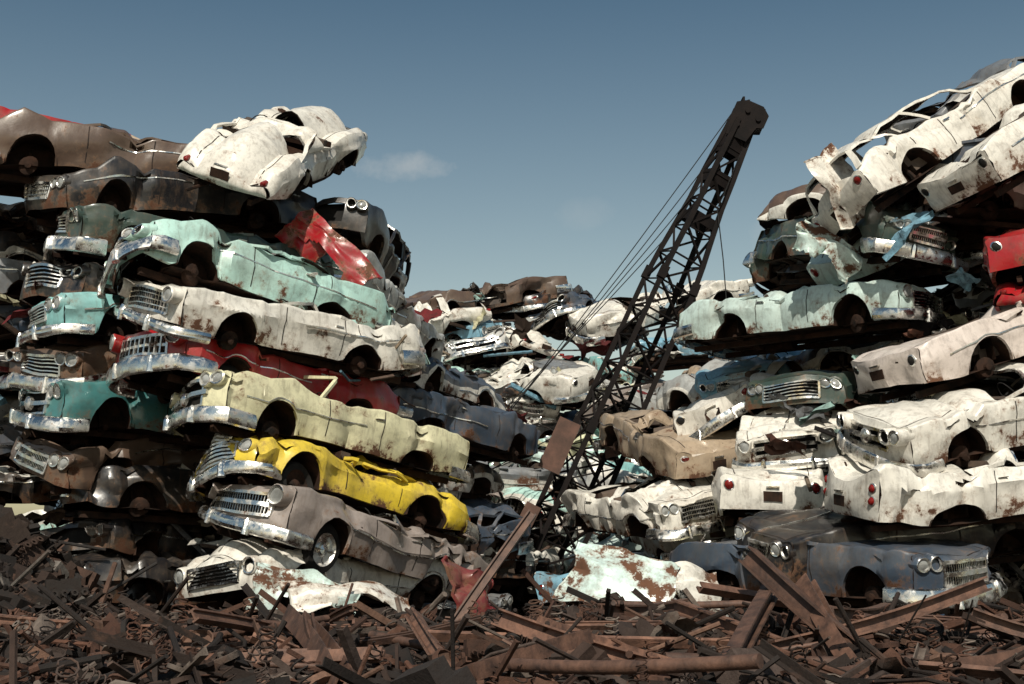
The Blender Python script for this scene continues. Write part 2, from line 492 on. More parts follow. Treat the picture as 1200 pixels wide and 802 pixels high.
    mb.grid([[(cowl-.02, y, z) for z in (.05, .3, .68)] for y in (-W/2+.12, 0, W/2-.12)], UB)
    if not wagon: mb.grid([[(deck+.02, y, z) for z in (.1, .66)] for y in (-W/2+.15, 0, W/2-.15)], UB)
    if not hood:
        mb.box((.95, 0, .30), (.75, .45, .34), UB); mb.lathe((.9, 0, .5), (0, 0, 1), [(0, .18), (.1, .18), (.12, .05)], UB, 12)
        mb.grid([[(.20, y, z) for z in (.1, .6)] for y in (-.4, .4)], BK); mb.tube([(.3, .2, .45), (.6, .25, .56), (.9, .1, .5)], .03, BK)
    mb.sweep([(cowl+.12, -W/2+.18, .66), (cowl+.12, W/2-.18, .66)], [(-.1, -.08), (.1, -.06), (.08, .05), (-.08, .05)], SE)
    for s in (cowl+.85, cowl+1.75):
        if s > deck-.1: continue
        mb.sweep([(s, -.66, .22), (s, 0, .22), (s, .66, .22)], [(-.25, -.08), (.28, -.08), (.28, .08), (-.2, .06)], SE)
        mb.sweep([(s+.3, -.66, .5), (s+.3, 0, .52), (s+.3, .66, .5)], [(-.07, -.25), (.07, -.25), (.10, .2), (.02, .26), (-.05, .2)], SE)
    c0 = Vector((cowl+.42, .36, .72)); q = Vector((.8, 0, .55)).to_track_quat('Z', 'Y')
    mb.tube([c0 + q @ Vector((.2*math.cos(t*math.pi/8), .2*math.sin(t*math.pi/8), 0)) for t in range(17)], .012, BK, 5)
    mb.tube([c0, (cowl, .36, .45)], .02, BK, 5)
    # ---- greenhouse
    bz = zs(cowl)+.01
    if not conv:
        crush = roof
        rs0 = cowl+.55; rs1 = (deck-.55) if not wagon else L-.35
        H = .50*(1-crush)+.05
        wr = W/2-.26+.05*crush
        dx = rng.uniform(-.3, .3)*crush; dy = rng.uniform(-.2, .2)*crush; tl = rng.uniform(-.28, .28)*min(1, crush*1.3)
        tr = rng.uniform(-.16, .16)*crush; sd = rng.uniform(0, 50)
        def rp(b, a):
            s = rs0+(rs1-rs0)*b+dx; y = wr*a+dy
            z = bz+H-.07*abs(a)**4-.05*abs(2*b-1)**4 + tl*(b-.5) + tr*a
            rg = 1-min(1, abs(noise.noise(Vector((s*1.5+sd, y*1.5, sd+9))))*4)
            cz = noise.noise(Vector((s*1.8+sd, y*1.8, sd)))*.28*crush + noise.noise(Vector((s*4+sd, y*4, sd)))*.06*crush - rg*.11*crush
            return Vector((s, y, max(z+cz, .45)))
        rmat = P2 if twotone in (1, 3) else P
        mb.grid([[rp(b/20, a/8-1) for a in range(17)] for b in range(21)], rmat, shell=True)
        for sy in (-1, 1):
            mb.sweep([rp(k/8, sy)-Vector((0, 0, .015)) for k in range(9)], rect(.02, .025), rmat)
            def pil(p0, p1, w, m=rmat):
                p0 = Vector(p0); p1 = Vector(p1); md = (p0+p1)/2 + Vector((rng.uniform(-.1, .15)*crush, sy*.16*crush*rng.random(), .0))
                mb.sweep([p0, (p0*.4+md*.6), md, (p1*.4+md*.6), p1], rect(w, .022), m)
            yb = hw(cowl)-.10
            pil((cowl+.03, sy*yb, bz-.03), rp(0, sy), .028)
            pil((cowl+1.3, sy*(hw(cowl+1.3)-.08), bz-.03), rp(.42, sy), .035)
            if wagon:
                for bb, s in ((.75, L-1.3), (1.0, L-.15)): pil((s, sy*(hw(s)-.1), bz-.03), rp(bb, sy), .05)
            else:
                r0, r1 = rp(.80, sy), rp(1, sy)
                q0 = Vector((deck-.55, sy*(hw(deck)-.10), bz)); q1 = Vector((deck+.05, sy*(hw(deck)-.16), bz))
                rws = []
                for k in range(6):
                    t = k/5; o = Vector((0, sy*.14*crush*math.sin(math.pi*t), 0))
                    rws.append([r0.lerp(q0, t)+o, r0.lerp(q0, t).lerp(r1.lerp(q1, t), .5)+o, r1.lerp(q1, t)+o])
                mb.grid(rws, rmat, shell=True)
        mb.sweep([rp(0, a/4-1)-Vector((0, 0, .01)) for a in range(9)], rect(.03, .02), CH)
        mb.sweep([rp(1, a/4-1)-Vector((0, 0, .01)) for a in range(9)], rect(.03, .02), rmat)
    else:
        yb = hw(cowl)-.12
        pts = [(cowl+.02, -yb, bz-.02), (cowl+.30, -yb+.10, bz+.30), (cowl+.38, -yb+.18, bz+.38), (cowl+.32, 0, bz+.41), (cowl+.38, yb-.18, bz+.38), (cowl+.30, yb-.10, bz+.30), (cowl+.02, yb, bz-.02)]
        mb.sweep(pts, rect(.026, .024), P)
    # ---- curve the ends in plan, convert to x, damage
    bf, brr = rng.uniform(.10, .20), .14
    sdv = Vector((seed*3.17 % 97, seed*1.31 % 53, seed*.77 % 31))
    D = dmg*.78
    dents = []
    for k in range(int(8*dmg)+1):
        c = Vector((rng.uniform(-L/2, L/2), rng.choice((-1, 1))*rng.uniform(.4, 1)*W/2, rng.uniform(.2, .8)))
        if rng.random() < .35: c.x = rng.choice((-1, 1))*L/2
        dents.append((c, rng.uniform(.22, .55), rng.uniform(.06, .22)*D))
    bend = rng.uniform(-.06, .12)*dmg; tw = rng.uniform(-.08, .08)*dmg
    bk = buckle if buckle is not None else (rng.uniform(.08, .28) if rng.random() < .45 else 0)
    bks = rng.uniform(.7, 1.3)
    creases = [(rng.uniform(0, L), rng.uniform(-.8, .8), rng.uniform(.05, .16)*D) for _ in range(3)]
    crushend = rng.choice((0, 0, .12, .25))*dmg; cside = rng.choice((-1, 1))
    rk = .42 if dmg < 1.35 else .7
    for p in mb.v:
        s, y, z = p
        if bk and z > .52 and s < 1.7: z += bk*max(0, 1-abs(s-bks)/.4)*min(1, (z-.52)/.15)*(1-.3*abs(y))
        t = abs(y)/(W/2)
        if s < .9: s += bf*t*t*min(1, (1-s/.9))**1
        if s > L-.9: s -= brr*t*t*min(1, (1-(L-s)/.9))
        if crushend and s < 1.2:
            w = (1-max(0, s)/1.2)*max(0, .25+y*cside)
            s += crushend*w; z -= crushend*.5*w
        for cs, ca, cd in creases:
            u = (s-cs)+ca*y+ca*.5*(z-.4); w = max(0, 1-abs(u)/.17)
            if w > 0:
                if z > .6: z -= cd*w
                else: y -= cd*w*(1 if y > 0 else -1)*min(1, t*1.4)
        x = L/2 - s
        q = Vector((x, y, z))
        rg = max(0, 1-abs(noise.noise(q*1.25+sdv))*4.5)*.075*dmg*rk
        a = noise.noise_vector(q*.75+sdv)*.085*D + noise.noise_vector(q*2.1+sdv*2)*.032*D + noise.noise_vector(q*6+sdv)*.007*D
        q += a
        if z > .55: q.z -= rg*.8
        q.y -= rg*(1 if y > 0 else -1)*min(1, t)
        for c, r_, dp in dents:
            d = (q-c).length
            if d < r_:
                w = (1-d/r_)**.9*dp
                q -= (c-Vector((c.x*.6, 0, .35))).normalized()*w
        q.z = q.z*squash + bend*(-(2*x/L)**2)*1.0
        ang = tw*x; q.y, q.z = q.y*math.cos(ang)-q.z*math.sin(ang), q.y*math.sin(ang)+q.z*math.cos(ang)
        p.x, p.y, p.z = q
    me = mb.mesh('wrecked_car_mesh', CAR_MATS, 30, shell_in=UB)
    me['half_len'] = L/2
    return me

def place(me, color, pos, h, end='f', pitch=0, roll=0, name='wrecked_car'):
    """pos: world position of the end nearest the yard road; h: which way that end points (0 = -Y, + towards -X)"""
    hr = rad(h); yaw = math.atan2(-math.cos(hr), -math.sin(hr)); sg = 1
    if end == 'r': yaw += math.pi; sg = -1
    M = Matrix.Rotation(yaw, 4, 'Z') @ Matrix.Rotation(-rad(pitch)*sg, 4, 'Y') @ Matrix.Rotation(rad(roll), 4, 'X')
    o = obj(name, me, color)
    t = Vector(pos) - (M @ Vector((sg*me['half_len'], 0, 0)))
    o.matrix_world = Matrix.Translation(t) @ M
    return o

WHITE = (.74, .71, .64); CREAM = (.70, .67, .44); MINT = (.42, .64, .58); AQUA = (.22, .48, .48); RED = (.34, .010, .014)
YEL = (.72, .53, .045); BRN = (.10, .065, .048); DGRN = (.035, .06, .05); BLK = (.012, .012, .014); MAUVE = (.27, .23, .21)
GREY = (.16, .17, .18); DBLUE = (.045, .065, .095); PALEG = (.56, .70, .66); TAN = (.36, .28, .20); TEAL = (.05, .17, .17); PINKW = (.66, .58, .53)
MAROON = (.15, .012, .016); LBLUE = (.20, .40, .52); SILV = (.38, .39, .38)

# ------------------------------------------------------------------ LEFT STACK  (positions in metres)
seed = 23
def car(color, pos, h, end='f', pitch=0, roll=0, name='wrecked_car', **kw):
    global seed
    seed += 7
    me = make_car(seed, **kw)
    return place(me, color, pos, h, end, pitch, roll, name)
car(BLK,   (-4.3, 20.2, .10), 38, roof=.9)
car(WHITE, (-4.2, 19.5, 1.05), 36, style='round', grille='bars', lights=1, roof=.45, pitch=0, L=5.1, roll=-2, dmg=.8)
car(MAUVE, (-3.95, 19.5, 2.04), 36, grille='mesh', lights=1, roof=.9, pitch=13, roll=-5, style='mid', dmg=1.2, bumpers=(True, False))
car(YEL,   (-4.3, 19.7, 2.78), 41, style='round', grille='fan', lights=1, roof=1.0, pitch=10, roll=3, dmg=1.1, L=5.1, spear=False)
car(CREAM, (-4.75, 19.7, 3.56), 44, grille='wide', lights=2, conv=True, pitch=7, roll=-2, name='wrecked_convertible', dmg=.8, style='slab', bumpers=(True, True), pod=.06)
car(RED,   (-5.45, 19.9, 4.27), 38, grille='teeth', lights=1, roof=1.0, pitch=8, roll=4, dmg=1.05, bumpers=(True, False), buckle=0)
car(WHITE, (-5.45, 19.9, 5.02), 45, grille='egg', lights=1, roof=1.0, pitch=6, style='fin', dmg=.9, roll=-3, pod=.12, bumpers=(True, True), buckle=0)
car(MINT,  (-6.0, 20.2, 5.82), 49, grille='wide', lights=2, roof=1.0, pitch=7, roll=4, dmg=1.0, twotone=0, style='slab', L=4.7)
car(DGRN,  (-7.3, 21.2, 6.47), 54, grille='bars', lights=2, roof=.95, pitch=4, roll=-4, dmg=1.2)
# upper right of the left stack
car(WHITE, (-4.75, 21.4, 7.42), 20, end='r', style='round', roof=.55, pitch=-26, roll=22, dmg=.55, L=4.3, bumpers=(False, False), spear=False)
car(MINT,  (-4.1, 22.4, 5.6), 24, style='fin', roof=1, pitch=8, roll=9, twotone=1, dmg=1.2, L=4.7)
car(SILV,  (-3.5, 23.6, 6.2), 16, end='r', roof=1, pitch=8, roll=14, style='fin', dmg=1.4, trunk=False, bumpers=(False, False), L=4.6)
car(BLK,   (-3.4, 23.4, 7.3), 4, roof=.0, pitch=9, roll=-16, hood=False, dmg=1.0, L=4.1, wagon=True, name='wrecked_station_wagon')
# second column to the left
for c, z, h, kw in ((BLK, .15, 40, {}), (BLK, .95, 50, {}), (BLK, 1.7, 30, dict(hood=False)), (BLK, 2.4, 56, {}), (BRN, 3.0, 36, dict(hood=False, grille='mesh')), (TEAL, 3.65, 52, dict(style='fin', grille='wide')),
                    (BRN, 4.4, 36, dict(lights=2)), (AQUA, 5.05, 54, dict(style='fin')), (BLK, 5.7, 42, dict(style='slab'))):
    k2 = dict(grille='bars', lights=2, roof=1.0, dmg=1.7 if z < 3.4 else 1.15, bumpers=(False, False) if z < 3.4 else None); k2.update(kw)
    car(c, (-7.5+(.4 if z < 3 else 0), 21.2+(.5 if z < 3 else 0), z), h, pitch=random.Random(z).uniform(-2, 8), roll=random.Random(z+1).uniform(-8, 8), **k2)
car(BLK,   (-7.9, 21.8, 7.25), 58, roof=1, hood=False, roll=5, bumpers=(False, True))
car(BRN,   (-9.1, 22.0, 8.0), 68, roof=.9, pitch=2, grille='bars', style='slab', dmg=1.3, L=4.9)
car(TAN,   (-8.2, 24.2, 8.35), 60, roof=.5, pitch=0, dmg=1.6, L=4.2)
car(RED,   (-9.9, 23.4, 8.6), 50, roof=.9, dmg=1.2)
# ------------------------------------------------------------------ RIGHT STACK
car(PALEG, (7.15, 22.9, 5.6), -44, roof=.85, grille='bars', lights=1, style='mid', dmg=.8, bumpers=(True, True))
car(DGRN,  (6.9, 22.2, 6.5), -16, roof=1, grille='mesh', lights=2, roll=-12, pitch=-8, dmg=1.2, bumpers=(True, True), style='slab')
car(SILV,  (7.3, 22.6, 7.2), 12, end='r', roof=1, dmg=1.5, roll=-12, hood=False, style='mid', squash=.8)
car(WHITE, (5.75, 22.3, 7.05), 62, end='r', roof=.15, pitch=-34, roll=-14, dmg=1.0, wagon=True, name='wrecked_station_wagon', doors=(False, True), bumpers=(False, False))
car(WHITE, (7.1, 20.9, 7.15), 66, end='r', roof=.9, pitch=-29, roll=-12, dmg=1.1, style='slab', bumpers=(True, False))
car(GREY,  (7.3, 24.2, 8.9), 66, end='r', roof=.5, pitch=-22, dmg=1.2, trunk=False)
car(PALEG, (6.1, 23.4, 6.3), 40, end='r', roof=.9, pitch=-40, dmg=1.3, roll=-10, doors=(False, True), bumpers=(False, False))
car(RED,   (8.0, 19.9, 5.2), 30, style='round', roof=.2, dmg=.8, roll=6, end='r', bumpers=(False, False))
car(RED,   (8.0, 19.9, 5.95), 24, style='mid', roof=.6, dmg=1.1, roll=-6, end='r', bumpers=(False, False), L=4.3)
car(PINKW, (5.65, 20.4, 4.0), 70, roof=1, pitch=-16, roll=-4, style='slab', dmg=1.0, end='r', bumpers=(True, False))
car(BLK,   (6.3, 21.0, 3.6), 60, roof=1)
car(WHITE, (5.15, 19.6, 2.98), 74, roof=.5, pitch=-9, roll=-5, wagon=True, name='wrecked_station_wagon', dmg=1.1, grille='wide', buckle=0)
car(WHITE, (4.65, 19.3, 2.16), 79, roof=1, pitch=-3, roll=4, style='fin', dmg=1.1, end='r', bumpers=(True, False))
car(BLK,   (3.45, 20.0, 1.42), 70, roof=.4, pitch=-4, roll=-4, style='mid', dmg=1.2, bumpers=(False, False), L=5.3)
car(DBLUE, (6.0, 18.3, 1.16), -36, roof=.9, grille='mesh', lights=2, dmg=.9, roll=2, style='slab', buckle=0)
car(DGRN,  (4.95, 23.9, 4.2), 28, grille='bars', lights=2, roof=1, dmg=1.2, roll=-8)
car(WHITE, (4.75, 23.4, 3.15), 16, grille='wide', lights=1, roof=1, style='mid', dmg=1.15, roll=-5, pitch=-6, buckle=.3)
car(WHITE, (4.3, 22.7, 2.28), 8, end='r', roof=1, style='mid', dmg=.75, trunk=True, bumpers=(True, False), squash=1.15)
car(GREY,  (4.4, 23.2, 1.2), 15, end='r', roof=1)
car(CREAM, (3.1, 24.3, .85), 58, roof=1, dmg=1.3, pitch=-8)
for c, x, y, z, h in ((GREY, 3.75, 25.6, .3, -12), (SILV, 3.9, 25.8, 1.6, -8), (WHITE, 3.55, 25.2, 2.2, -22), (TAN, 3.9, 25.8, 3.1, -15), (WHITE, 4.0, 26.0, 3.9, 15), (LBLUE, 4.5, 26.4, 4.5, 22)):
    car(c, (x, y, z), h, roof=1, dmg=1.4, end=random.Random(z).choice('fr'), pitch=random.Random(z+3).uniform(-14, 8), roll=random.Random(z+5).uniform(-16, 16))

# ------------------------------------------------------------------ filler columns & far heap (shared bodies)
LIB = []
for k in range(18):
    st_ = ['mid', 'fin', 'slab', 'round', 'slab', 'mid'][k % 6]
    LIB.append(make_car(500+k*13, style=st_, roof=[1, .9, .7, 1, .5][k % 5], grille=['egg', 'bars', 'teeth', 'mesh', 'wide'][k % 5], lights=1+(k % 2),
                        hood=k % 5 != 2, trunk=k % 4 != 3, dmg=1.25+.35*(k % 3), twotone=[0, 1, 0, 2, 0, 3][k % 6], squash=[1, .9, .75][k % 3],
                        wagon=(k % 7 == 4), doors=(k % 3 != 1, k % 4 != 2), dens=.8, bumpers=(k % 3 != 0, k % 2 == 0), L=4.4 if k % 4 == 1 else None))
R = random.Random(5)
PAL = [WHITE]*5 + [CREAM, MINT, MINT, AQUA, PALEG, TAN, BRN, DGRN, BLK, BLK, GREY, GREY, SILV, SILV, DBLUE, DBLUE, MAUVE, LBLUE, MAROON, PINKW, TEAL, RED]
DARK = [BLK, BLK, BLK, DGRN, BRN, GREY, DBLUE, MAUVE, TEAL, SILV]
def fill(pal, x, y, z, h, pitch=0, roll=0):
    place(R.choice(LIB), R.choice(pal), (x, y, z), h, R.choice('fr'), pitch, roll)
def column(x, y, h, z0, z1, pal=DARK, j=.4, dz=.72):
    z = z0
    while z < z1:
        fill(pal, x+R.uniform(-j, j), y+R.uniform(-j, j), z, h+R.uniform(-24, 24), R.uniform(-9, 9), R.uniform(-10, 10)); z += dz*R.uniform(.9, 1.1)
column(-9.8, 23.0, 42, .1, 7.6)
column(-6.4, 23.8, 35, .1, 7.2)
column(-4.2, 24.8, 16, .1, 5.6, PAL)
column(-2.9, 26.2, 18, .1, 5.2, DARK+[WHITE, WHITE])
column(-5.0, 27.5, 12, .1, 6.8)
column(-8.5, 27.0, 30, .1, 7.4)
column(9.0, 24.0, -35, .1, 8.4)
column(11.0, 21.5, -45, .1, 8.4)
column(6.3, 24.8, -10, .1, 4.7)
column(8.4, 21.6, 70, .1, 4.0)
column(6.2, 27.0, 0, .1, 5.6, PAL)
column(11.5, 25.5, 30, .1, 8.8)
column(5.6, 29.5, 10, .1, 5.2, PAL)
def ztop_heap(x):
    return interp([(-9, 8.8), (-2.6, 9.2), (-.9, 9.4), (1.2, 9.2), (2.6, 8.9), (4.0, 7.9), (5.5, 7.0), (9, 7.2), (14, 9)], x)
def yheap(z): return 32.3 + z*.85
z = .0
while z < 9.5:
    x = -10 + R.uniform(0, 2)
    while x < 13:
        if z < ztop_heap(x) - .75 + R.uniform(-.3, .3):
            fill(PAL, x, yheap(z)+R.uniform(-.7, .7), z+R.uniform(-.2, .2), R.uniform(-88, 88), R.uniform(-20, 20), R.uniform(-24, 24))
        x += R.uniform(1.6, 2.6)
    z += .58
for x in range(-12, 16, 3):
    for z in (3, 5, 6.5):
        if z < ztop_heap(x)-1.4: fill(PAL, x, 43, z, R.uniform(-80, 80))
for c, x, y, z, h, e, pt in ((TAN, 1.6, 27.0, .15, 60, 'f', 0), (MAROON, 2.4, 28.2, .9, 70, 'f', 3), (CREAM, 3.6, 26.6, .5, 70, 'f', 2), (GREY, -.4, 26.5, .2, -50, 'f', 2),
                          (AQUA, 3.8, 29, 1.7, 50, 'r', 4), (DBLUE, 1.6, 23.2, -.1, 75, 'f', 0), (WHITE, 4.6, 29.5, 2.6, 60, 'f', 6), (DBLUE, 3.2, 29.8, 2.4, 40, 'r', 6), (BLK, -1.9, 27.6, 1.2, 30, 'f', 4), (LBLUE, 1.2, 28.9, .9, 30, 'r', 10)):
    place(R.choice(LIB), c, (x, y, z), h, e, pt, R.uniform(-10, 10))

# ------------------------------------------------------------------ ground sheet
def gh(x, y):
    m = interp([(5, 0), (9, .74), (13, .84), (16.5, .80), (19, .15), (24, 0)], y)
    m *= interp([(-22, 0), (-14, 1), (14, 1), (22, 0)], x)
    m += 1.75*interp([(-12, 1), (-7.6, 1), (-5.2, 0)], x)*interp([(15, 0), (19.3, 1), (22, 1), (24, 0)], y)
    n = noise.noise(Vector((x*.5, y*.5, 3)))*.26 + noise.noise(Vector((x*1.6, y*1.6, 7)))*.12
    return m + n*interp([(-30, 0), (-16, 1), (16, 1), (30, 0)], x)*interp([(1, .2), (7, 1), (30, 1), (60, 0)], y)
xs = [-900, -400, -150, -70, -40, -30] + [-24+.4*k for k in range(121)] + [30, 40, 70, 150, 400, 900]
ysg = [-300, -80, -20, -5] + [.4*k for k in range(90)] + [38, 42, 50, 60, 90, 150, 300, 600, 1500]
mb = MB(); mb.grid([[(x, y, gh(x, y)) for x in xs] for y in ysg], 0)
gm, nt, b = new_mat('yard_dirt')
tc = N(nt, 'ShaderNodeTexCoord'); n1 = noise_n(nt, tc.outputs['Object'], 1.2, 6, .7); n2 = noise_n(nt, tc.outputs['Object'], 9, 6, .7)
c = mix_c(nt, ramp(nt, n1, .35, .65), (.022, .014, .010), (.06, .038, .028)); c = mix_c(nt, ramp(nt, n2, .4, .7, 0, .7), c, (.012, .009, .007))
nt.links.new(c, b.inputs['Base Color']); b.inputs['Roughness'].default_value = .95; bump(nt, b, n2, .8, .06)
obj('ground', mb.mesh('ground', [gm], 60))

# ------------------------------------------------------------------ scrap pile
def rmat3(r): return Matrix.Rotation(r.uniform(0, 6.28), 3, 'Z') @ Matrix.Rotation(r.gauss(0, .38), 3, 'Y') @ Matrix.Rotation(r.gauss(0, .6), 3, 'X')
RC = [(.12, .058, .038), (.075, .036, .024), (.04, .024, .018), (.17, .095, .065), (.022, .016, .013), (.07, .05, .042), (.10, .045, .028), (.018, .015, .014), (.03, .020, .016), (.15, .12, .10), (.014, .012, .011)]
def scrap(mb, c, r, sc=1.0, cols=RC, kinds=None):
    c = Vector(c); M = rmat3(r); col = r.choice(cols); v = r.uniform(.5, 1.25); col = tuple(min(.8, q*v) for q in col)
    k = r.choice(kinds or 'ppbbttttttaaarrrrecc')
    if k == 'b':
        l = r.uniform(.3, 1.3)*sc; mb.box(c, (l, r.uniform(.02, .055)*sc, r.uniform(.02, .05)*sc), 0, M, col)
    elif k == 't':
        l = r.uniform(.3, 1.8)*sc; bd = Vector((0, r.uniform(-.16, .16), r.uniform(-.05, .16)))*sc
        mb.tube([c+M@Vector((-l/2, 0, 0)), c+M@(bd*.7), c+M@Vector((l/2, 0, 0))], r.uniform(.010, .038)*sc, 0, 7, col)
    elif k == 'a':
        l = r.uniform(.4, 1.8)*sc; w = r.uniform(.04, .08)*sc; t = .01
        mb.sweep([c+M@Vector((-l/2, 0, 0)), c+M@Vector((l/2, 0, .03))], [(0, 0), (w, 0), (w, t), (t, t), (t, w), (0, w)], 0, col=col)
    elif k == 'r':
        a = r.uniform(.08, .2)*sc
        mb.lathe(c, M@Vector((0, .3, 1)), [(0, a*.35), (.01, a), (.06*sc, a), (.065*sc, a*.9), (.02, a*.85), (.03, a*.3), (.10*sc, a*.25), (.10*sc, .001)], 0, 14, col)
    elif k == 'e':
        s = r.uniform(.5, 1)*sc
        mb.box(c, (.5*s, .3*s, .28*s), 0, M, col); mb.box(c+M@Vector((.02, 0, .2*s)), (.42*s, .16*s, .14*s), 0, M, col)
        for q in range(4): mb.lathe(c+M@Vector((-.18*s+.12*q*s, .17*s, .05*s)), M@Vector((0, 1, .3)), [(0, .045*s), (.07*s, .045*s), (.07*s, .02*s)], 0, 8, col)
        mb.lathe(c+M@Vector((.27*s, 0, 0)), M@Vector((1, 0, 0)), [(0, .09*s), (.05*s, .09*s), (.05*s, .03*s), (.09*s, .03*s), (.09*s, .001)], 0, 10, col)
    elif k == 'c':
        a = r.uniform(.05, .08)*sc
        mb.tube([c+M@Vector((a*math.cos(q*.7), a*math.sin(q*.7), q*.008*sc)) for q in range(46)], .009*sc, 0, 5, col)
    else:
        w = r.uniform(.2, .7)*sc; h = r.uniform(.15, .5)*sc; sd = r.uniform(0, 90); n = 6
        mb.grid([[c+M@(Vector((w*(i/n-.5), h*(j/n-.5), 0))+noise.noise_vector(Vector((i*.45+sd, j*.45, sd)))*.32*w) for j in range(n+1)] for i in range(n+1)], 0, col=col)
r = random.Random(3)
mb = MB()
for _ in range(4300):
    y = 8.6+10.4*r.random()**.8; x = r.uniform(-.44, .44)*y*1.25
    zz = gh(x, y) + r.uniform(-.03, .12)
    scrap(mb, (x, y, zz), r, r.uniform(.4, 1.0))
for _ in range(1300):
    x = r.uniform(-9.5, -5.0); y = r.uniform(16.2, 21.2)
    scrap(mb, (x, y, gh(x, y)+r.uniform(0, .35)*r.random()), r, r.uniform(.7, 1.35), cols=[(.03, .02, .015), (.018, .015, .013), (.05, .03, .022), (.03, .028, .027), (.09, .05, .035), (.20, .18, .16), (.02, .016, .014)], kinds='eeerrtbpppps')
for _ in range(300):
    x = r.uniform(-2.4, 8); y = r.uniform(18.5, 22)
    scrap(mb, (x, y, gh(x, y)+r.uniform(0, .3)), r, r.uniform(.7, 1.3), kinds='eerrtbppa')
obj('scrap_metal_pile', mb.mesh('scrap_metal_pile', [MAT_PC], 35))
mb = MB()
PCOL = [WHITE, WHITE, CREAM, TAN, BRN, (.1, .04, .025), BLK, BLK, BLK, MINT, GREY, (.05, .03, .02), MAROON, LBLUE]
for _ in range(420):
    z = r.uniform(0, 1)*8.9; y = yheap(z)+r.uniform(-1.0, 1.0); x = r.uniform(-6, 11)
    if z > ztop_heap(x)-.6: continue
    scrap(mb, (x, y, z+.2), r, r.uniform(.8, 1.7), cols=PCOL, kinds='pppbbtta')
for _ in range(300):
    y = r.uniform(21.5, 28); x = -9+ r.random()*7.2; z = r.uniform(.3, 6.5)
    scrap(mb, (x, y, z), r, r.uniform(.8, 1.5), cols=PCOL, kinds='ppppbbta')
for _ in range(300):
    y = r.uniform(21.0, 27); x = 4.4+ r.random()*7; z = r.uniform(.3, 7.0)
    if z > 4.6 and x < 6: continue
    scrap(mb, (x, y, z), r, r.uniform(.8, 1.5), cols=PCOL, kinds='ppppbbta')
obj('torn_sheet_metal', mb.mesh('torn_sheet_metal', [MAT_PC], 35))

# ------------------------------------------------------------------ steel beams in the foreground
def beam(a, b, w=.16, h=.2, kind='I', roll=0.0, mat=MAT_BEAM, name='steel_beam'):
    mb = MB(); a = Vector(a); b = Vector(b); ctr = (a+b)/2; t = .018
    if kind == 'I': prof = [(-w/2, -h/2), (w/2, -h/2), (w/2, -h/2+t), (t/2, -h/2+t), (t/2, h/2-t), (w/2, h/2-t), (w/2, h/2), (-w/2, h/2), (-w/2, h/2-t), (-t/2, h/2-t), (-t/2, -h/2+t), (-w/2, -h/2+t)]
    elif kind == 'U': prof = [(-w/2, -h/2), (w/2, -h/2), (w/2, h/2), (w/2-t, h/2), (w/2-t, -h/2+t), (-w/2+t, -h/2+t), (-w/2+t, h/2), (-w/2, h/2)]
    elif kind == 'P': prof = [(w/2*math.cos(q*math.pi/8), w/2*math.sin(q*math.pi/8)) for q in range(16)]
    else: prof = [(-w/2, -h/2), (w/2, -h/2), (w/2, h/2), (-w/2, h/2)]
    cr, sr = math.cos(roll), math.sin(roll); prof = [(p*cr-q*sr, p*sr+q*cr) for p, q in prof]
    n = 7; bx = r.uniform(-.06, .06); bzz = r.uniform(-.07, .03)
    path = [a.lerp(b, k/n)-ctr + Vector((bx*math.sin(math.pi*k/n), bx*math.sin(math.pi*k/n), bzz*math.sin(math.pi*k/n))) for k in range(n+1)]
    mb.sweep(path, prof, 0)
    obj('steel_pipe' if kind == 'P' else name, mb.mesh(name, [mat], 30), loc=ctr)
beam((2.15, 12.6, 1.72), (3.0, 11.3, .80), .15, .17, 'I', .3)
beam((2.62, 12.4, 1.48), (2.85, 10.8, .62), .13, .15, 'U', .6)
beam((2.2, 11.8, .94), (4.3, 12.6, 1.46), .15, .13, 'I', .2)
beam((-.10, 12.2, 1.16), (1.45, 10.2, .80), .16, .16, 'I', .5)
beam((.22, 12.8, 1.12), (1.3, 10.4, .88), .14, .12, 'U', .3)
beam((-1.95, 12.4, 1.18), (-1.15, 9.6, .82), .17, .17, 'U', .4)
beam((1.55, 10.2, .86), (2.35, 12.6, 1.40), .13, .13, 'I', .2)
beam((-.75, 14.2, .78), (.22, 15.0, 2.15), .09, .10, 'I', .7)
beam((1.55, 13.2, 1.24), (2.3, 12.0, .96), .12, .12, 'I', .1)
beam((1.2, 11.0, .92), (4.6, 11.6, .92), .11, .11, 'P')
beam((4.1, 12.4, 1.2), (5.2, 12.0, .98), .14, .12, 'I', .1)
beam((-4.8, 11.4, .90), (-2.5, 11.6, .98), .08, .08, 'I')
beam((-5.4, 13.5, 1.15), (-2.9, 12.6, 1.05), .08, .08, 'I')
beam((-1.7, 11.6, 1.22), (-1.3, 10.6, .80), .08, .08, 'U')
beam((-.9, 12.6, 1.18), (-.45, 10.4, .86), .11, .11, 'I', .7)
beam((-.3, 10.0, .90), (.6, 11.2, 1.08), .11, .12, 'U', .2)
beam((3.0, 13.0, 1.18), (4.0, 14.8, 1.14), .12, .12, 'I')
beam((-3.2, 10.6, .96), (-1.7, 12.8, 1.14), .07, .07, 'P')
beam((3.2, 10.2, .92), (4.4, 11.0, 1.10), .12, .12, 'U', .4)
beam((.9, 14.0, 1.18), (1.9, 15.2, 1.18), .10, .10, 'I')
